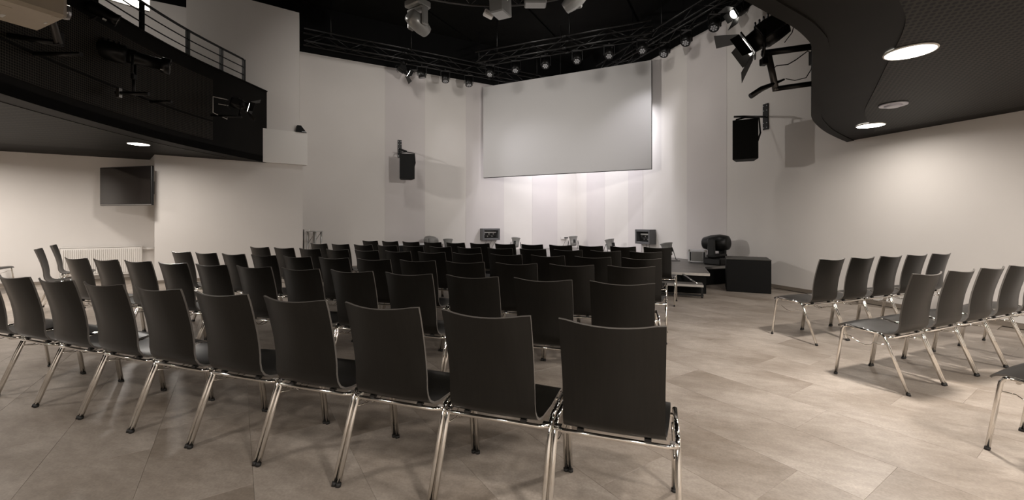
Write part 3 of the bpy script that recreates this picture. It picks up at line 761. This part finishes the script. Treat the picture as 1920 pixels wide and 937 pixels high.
# wedge speaker on the white block
w = on_cf(-5.03)
t = thing('wedge_speaker', 'small black wedge standing on the white block of the column', 'speaker', (w[0]+.045, w[1]-.055, 3.361), math.radians(36))
MB().add([(-.12, -.06, 0), (.10, -.06, 0), (.10, .08, 0), (-.12, .08, 0), (-.10, -.05, .16), (-.02, -.05, .16), (-.02, .06, .16), (-.10, .06, .16)],
         [(0, 3, 2, 1), (4, 5, 6, 7), (0, 1, 5, 4), (1, 2, 6, 5), (2, 3, 7, 6), (3, 0, 4, 7)]).build('cabinet', 'black_box', t)
MB().box((.04, -.062, .02), (.09, .004, .012)).build('edge_strip', 'case_silver', t)

# ---------------- television, radiator ----------------
A = Vector(((187-960)/F*8.45, 8.45)); B = Vector(((284-960)/F*8.12, 8.12)); dd = B-A
tv = thing('television', 'dark flat television on a swing arm left of the column', 'television', ((A.x+B.x)/2, (A.y+B.y)/2, 1.58), math.atan2(dd.y, dd.x))
tw = dd.length
MB().box((0, .025, .375), (tw, .05, .77), None, .008).build('casing', 'black_metal', tv)
MB().box((0, -.002, .38), (tw-.04, .006, .72)).build('screen_glass', 'tv', tv)
MB().box((0, -.003, .006), (tw, .004, .012)).build('lower_trim', 'steel', tv)
MB().tube([(.05, .06, .35), (.10, .22, .35), (.27, .31, .35)], .022, 6).build('wall_arm', 'black_metal', tv)
MB().box((.285, .315, .36), (.03, .08, .26)).build('arm_plate', 'black_metal', tv)
# radiator along wall_left
dW = (Vector(WL[1])-Vector(WL[0])).normalized(); nW = Vector((dW.y, -dW.x))
r0 = Vector(ray_on(*WL, 116)); r1 = Vector(ray_on(*WL, 268)); rcn = (r0+r1)/2+nW*.085; RWd = (r1-r0).length
rad = thing('radiator', 'white ribbed panel radiator on the left wall', 'radiator', (rcn.x, rcn.y, .13), math.atan2(dW.y, dW.x))
MB().box((0, .03, .30), (RWd, .02, .58)).build('rear_panel', 'white_metal', rad)
MB().box((0, -.03, .30), (RWd-.02, .012, .56)).build('front_panel', 'white_metal', rad)
nrib = 38; first = None
for k in range(nrib):
    x = -RWd/2+.05+k*(RWd-.10)/(nrib-1)
    if first is None: first = MB().box((0, -.042, .30), (.024, .016, .50), None, .006).build('rib', 'white_metal', rad); o = first
    else: o = first.copy(); COL.objects.link(o); o.parent = rad
    o.location = (x, 0, 0)
MB().box((0, 0, .595), (RWd, .085, .014)).build('top_grille', 'white_metal', rad)
for s in (-1, 1): MB().box((s*RWd/2, 0, .30), (.010, .08, .59)).build('side_cover', 'white_metal', rad)
vl = MB(); vl.cyl((RWd/2, 0, .54), (RWd/2+.10, 0, .54), .014, 10); vl.cyl((RWd/2+.08, 0, .54), (RWd/2+.22, 0, .54), .024, 12); vl.build('valve', 'white_metal', rad)
for x in (-RWd/2+.1, RWd/2-.1): MB().tube([(x, .03, .1), (x, .03, -.13)], .009, 6).build('pipe', 'white_metal', rad)
for x in (-RWd/2+.3, RWd/2-.3): MB().box((x, .06, .3), (.04, .05, .2)).build('wall_hook', 'white_metal', rad)

# ---------------- stage ----------------
HS = .36
fr = Vector((3.37, 7.15)); fd = Vector((-.937, .35)).normalized(); fn = Vector((.35, .937)).normalized()
sl = fr+fd*5.75
stg = thing('stage', 'low grey stage platform with black skirts in the far corner', 'stage', (fr.x, fr.y, 0))
def rel(p): return (p[0]-fr.x, p[1]-fr.y)
q1 = fr+fn*1.08; q2 = q1+Vector((.85, -.08))
jl = ray_on(*SL, 770)
poly = [fr, q1, (4.70, 8.55), (4.70, 8.72), (2.27, 14.85), (jl[0], jl[1]-.03), sl]
# deck boards 2 m x 1 m laid as modules; outline clipped against walls by using the outline prism
MB().prism([rel(p) for p in poly], HS-.03, HS).build('deck', 'stage_top', stg)
sk = MB()
for a, b in ((fr, sl), (fr, q1), (q1, Vector((4.70, 8.55))), (sl, Vector((jl[0], jl[1]-.05)))):
    a = Vector(a); b = Vector(b); d_ = (b-a); L = d_.length; ctr = (a+b)/2-fr; nrm_ = Vector((-d_.y, d_.x)).normalized()
    cen = Vector((2.0, 11.5)); inn = nrm_ if (cen-(a+b)/2).dot(nrm_) > 0 else -nrm_
    ctr = ctr+inn*.05
    sk.box((ctr.x, ctr.y, (HS-.03)/2), (L-.1, .012, HS-.04), Matrix.Rotation(math.atan2(d_.y, d_.x), 3, 'Z'))
sk.build('skirt', 'skirt', stg)
for a, b in ((fr, sl), (fr, q1), (q1, Vector((4.70, 8.55)))):
    a = Vector(a); b = Vector(b); d_ = b-a; ctr = (a+b)/2-fr
    MB().box((ctr.x, ctr.y, HS-.018), (d_.length, .02, .042), Matrix.Rotation(math.atan2(d_.y, d_.x), 3, 'Z')).build('edge_rail', 'steel', stg)
for k in range(1, 6):
    a = fr+fd*k*1.0; MB().box((a.x-fr.x+fn.x*1.9, a.y-fr.y+fn.y*1.9, HS+.0005), (.006, 3.6, .002), Matrix.Rotation(math.atan2(fn.y, fn.x)-math.pi/2, 3, 'Z')).build('deck_joint', 'skirt', stg)
# folding step
fa = fr+fd*.12; st = thing('stage_step', 'black folding stage step with aluminium edges and castors at the stage corner', 'step', (fa.x-fn.x*.42, fa.y-fn.y*.42, 0), math.atan2(-fd.y, -fd.x))
SWd = 1.5
MB().box((-SWd/2, .17, .20), (SWd, .33, .03)).build('tread', 'stage_top', st)
MB().box((-SWd/2, 0, .20), (SWd, .016, .034)).build('front_rail', 'steel', st)
MB().box((-SWd/2, .01, .045), (SWd, .02, .03)).build('lower_rail', 'black_metal', st)
for x in (-.02, -SWd+.02):
    MB().box((x, .02, .115), (.03, .03, .17)).build('leg', 'black_metal', st)
    MB().box((x, .32, .115), (.03, .03, .17)).build('leg', 'black_metal', st)
    MB().cyl((x-.015, .02, .025), (x+.015, .02, .025), .025, 12).build('castor', 'rubber', st)
MB().tube([(-.08, .12, .215), (-.30, .40, .335)], .016, 4).build('brace', 'steel', st)
MB().box((-SWd/2, .30, .115), (SWd-.04, .01, .15)).build('rear_panel', 'skirt', st)

# things on and by the stage
bx = thing('black_cabinet', 'large plain black box on the floor right of the stage', 'box', (3.84, 7.50, 0), math.atan2(-.30, .626))
bl_ = .69
MB().box((bl_/2, .36, .29), (bl_, .72, .57), None, .006).build('body', 'black_box', bx)
MB().box((bl_/2, .36, .580), (bl_+.006, .726, .012), None, .003).build('top_board', mat('olive_black_top', (.035, .033, .028), .5, noise=(5, (.05, .047, .04))), bx)  # top in a lighter olive black than the body
# amplifier flight case
am = thing('rack_case', 'small silver rack case with grey front on the stage', 'case', (3.83, 9.10, HS), math.radians(-26))
MB().box((.18, .16, .145), (.37, .32, .27), None, .01).build('body', 'case_silver', am)
MB().box((.18, -.003, .145), (.22, .012, .20)).build('front_panel', 'grey_plastic', am)
for x in (.045, .315): MB().box((x, -.004, .145), (.028, .014, .19)).build('rack_ear', 'black_metal', am)
for x in (.02, .34):
    for z in (.02, .27): MB().box((x, .0, z), (.04, .03, .04), None, .008).build('corner', 'steel', am)
for x in (.06, .30):
    for y in (.05, .27): MB().cyl((x, y, 0), (x, y, .012), .018, 10).build('foot', 'rubber', am)
# moving heads on the stage
yk = moving_head((4.27, 8.72, HS), 'large black moving head light standing beside the black box', 1, math.radians(35), math.radians(-3), 'black_metal', 1.25, False)
ry = ray_on(*SL, 806)
moving_head((ry[0]+.15, ry[1]-.55, .36), 'grey moving head light at the left back of the stage', 1, math.radians(50), math.radians(8), 'grey_plastic', 1.0, False)
# par cans on floor yokes
def floor_par(px, line, off, label, s=1., rz=0.):
    s *= 1.2; p = Vector(ray_on(*line, px)); a_ = math.atan2(line[1][1]-line[0][1], line[1][0]-line[0][0]); n_ = Vector((math.sin(a_), -math.cos(a_)))
    Y = p.y-off; X = (px-960)/F*Y
    t = thing('par_can', label, 'spotlight', (X, Y, HS), rz)
    xf = Matrix.Translation((0, 0, .20*s)) @ Matrix.Rotation(math.radians(-14), 4, 'X')
    MB(xf).tube([(0, 0, z*s) for z in (-.12, -.11, -.02, .10, .11, .125)], .1, 18, True, [.05*s, .08*s, .085*s, .105*s, .12*s, .12*s]).build('can', 'silver_plastic', t)
    MB(xf).cyl((0, 0, .12*s), (0, 0, .127*s), .10*s, 18).build('lens', 'lens', t)
    m = MB()
    for sx in (-1, 1):
        m.tube([(sx*.125*s, 0, .22*s), (sx*.14*s, -.08*s, .012), (sx*.14*s, -.12*s, .012)], .008, 6)
        m.tube([(sx*.125*s, 0, .22*s), (sx*.14*s, .10*s, .012), (sx*.14*s, .14*s, .012)], .008, 6)
    m.build('yoke', 'black_metal', t)
    MB(xf).box((.0, -.115*s, -.02*s), (.05*s, .04*s, .08*s)).build('lamp_base', 'black_metal', t)
    return t
floor_par(840, SL, .55, 'silver par can on the stage beside the grey moving head light', 1.0, .2)
floor_par(967, SL, .55, 'silver par can on the stage right of the left wall cabinet', 1.0, -.2)
floor_par(1075, SL, .95, 'silver par can at the inner corner of the stage', 1.05, .1)
floor_par(1144, SR, .9, 'silver par can left of the right wall cabinet', 1.0, .5)
floor_par(1251, SR, .9, 'silver par can with splayed legs between wall cabinet and rack case', 1.0, .3)
# open wall cabinets with patch panels
def wall_cab(px, line, v0, v1, w, label, d=.20):
    p = Vector(ray_on(*line, px)); a_ = math.atan2(line[1][1]-line[0][1], line[1][0]-line[0][0]); n_ = Vector((math.sin(a_), -math.cos(a_)))
    h0, h1 = height(v1, p.y), height(v0, p.y); h = h1-h0
    t = thing('connection_box', label, 'cabinet', (p.x+n_.x*.014, p.y+n_.y*.014, h0), a_)
    MB().box((0, -.006, h/2), (w, .01, h)).build('back_panel', 'cab_dark', t)
    for sx in (-1, 1): MB().box((sx*(w/2-.03), -d/2, h/2), (.06, d, h), None, .004).build('side_panel', 'cab_grey', t)
    MB().box((0, -d/2, h-.03), (w-.12, d, .06), None, .004).build('top_panel', 'cab_grey', t)
    MB().box((0, -d/2, .03), (w-.12, d, .06), None, .004).build('bottom_panel', 'cab_grey', t)
    MB().box((0, -.05, h*.66), (w-.14, .02, .035)).build('label_strip', 'label_white', t)
    for r_ in range(2):
        for k in range(8): MB().cyl((-w*.30+k*w*.6/7, -.05, h*(.52-.2*r_)), (-w*.30+k*w*.6/7, -.075, h*(.52-.2*r_)), .017, 8).build('socket', 'steel' if (k+r_) % 3 == 0 else 'black_metal', t)
    MB().box((0, -.04, h*.42), (w-.14, .012, h*.42)).build('socket_panel', 'cab_dark', t)
    m = MB()
    for x in (-.15, .02, .15): m.tube([(x, -.08, .1), (x+.02, -.1, -.05), (x-.05, -.06, -.22), (x-.1, -.05, HS-h0+.01)], .005, 5)
    m.build('cables', 'cable', t)
wall_cab(916, SL, 428, 449.5, .60, 'open grey connection cabinet on the wall left of the stage corner')
wall_cab(1216, SR, 430, 457, .60, 'open grey connection cabinet on the wall right of the stage corner')
# wall socket with two plugs
p = Vector(ray_on(*SL, 1057)); t = thing('wall_socket', 'white wall socket with two black plugs near the stage corner', 'socket', (p.x+.01, p.y-.02, .70), aw)
MB().box((0, -.004, 0), (.26, .012, .09)).build('plate', 'white_metal', t)
for x in (.02, .10): MB().cyl((x, -.01, 0), (x, -.06, 0), .022, 8).build('plug', 'black_metal', t)
MB().tube([(.05, -.05, 0), (0, -.07, -.1), (-.08, -.08, -.24), (-.14, -.06, -.33)], .005, 5).build('cable', 'cable', t)
# cables on stage
def cable(label, pts):
    o = MB().tube(smooth3(pts), .007, 6).build('floor_cable', 'cable'); tag(o, label, 'cable')
def smooth3(pts):
    pts = [Vector(p) for p in pts]
    for _ in range(2):
        q = [pts[0]]
        for p, r in zip(pts, pts[1:]): q += [p*.75+r*.25, p*.25+r*.75]
        pts = q+[pts[-1]]
    return pts
cable('thin black cable lying on the stage towards the rack case', [(3.5, 10.2, HS+.007), (3.7, 9.8, HS+.007), (3.5, 9.5, HS+.007), (3.8, 9.46, HS+.007)])
cable('thin black cable lying on the stage by the moving head light', [(4.22, 9.36, HS+.007), (4.02, 9.05, HS+.007), (4.35, 9.14, HS+.007), (4.3, 9.0, HS+.007)])
# black case at left
cs = thing('equipment_case', 'black case with pale lid against the wall left of the stage', 'case', (-3.30, 11.50, 0), aw)
MB().box((.52, -.28, .315), (1.04, .5, .61), None, .01).build('body', 'black_box', cs)
MB().box((.52, -.28, .64), (1.05, .51, .035), None, .006).build('lid', 'case_silver', cs)
# small truss piece and white post by the column
tt = thing('truss_stand', 'short upright aluminium truss piece beside the column', 'truss', (-4.93, 10.45, 0), math.radians(-12))
for x in (-.11, .11):
    for y in (-.11, .11): MB().cyl((x, y, .01), (x, y, 1.02), .022, 10).build('chord', 'steel', tt)
for k in range(3):
    for y in (-.11, .11):
        a_, b_ = ((-.11, y, .1+k*.3), (.11, y, .4+k*.3)); MB().cyl(a_, b_, .009, 6).build('brace', 'steel', tt)
for z in (.01, 1.01): MB().box((0, 0, z), (.27, .27, .02)).build('end_plate', 'steel', tt)
pt = thing('leaning_panel', 'narrow white panel standing upright at the column corner', 'panel', (-5.17, 10.55, 0), math.radians(20))
MB().box((0, 0, .53), (.13, .05, 1.06), None, .006).build('panel', 'white_metal', pt)
MB().box((-.073, 0, .53), (.015, .054, 1.06)).build('edge_strip', 'black_metal', pt)

# ---------------- stage wash from the truss fixtures, plus added fill lamps ----------------
for T, px, tx, ty, pw in ((T1, 791, 3.5, 11.8, 1.1), (T3, 1287, 2.2, 14.2, .8)):
    p = under(T, px, .36); spot_lamp('stage_wash_lamp', p, (tx, ty, .8), P_WASH*pw, 52, COOL, 1.0, .12)
for (x, y, z) in ((-2.9, 8.2, 5.5), (2.3, 7.4, 5.5)):
    area_lamp('room_fill_lamp', (x, y, z), P_FILL/2, .5, NEUT, (x*.5, y+5.5, 1.5), 170)  # added soft fill for the whole room, no fixture modelled here
for bx_, by_ in ((1.2, 13.3), (2.9, 11.7)): area_lamp('stage_fill_lamp', (bx_, by_, 4.7), 78, .4, COOL, (bx_+.3, by_+.6, 0), 150)  # added fill hidden behind the screen, brightens the lower stage walls
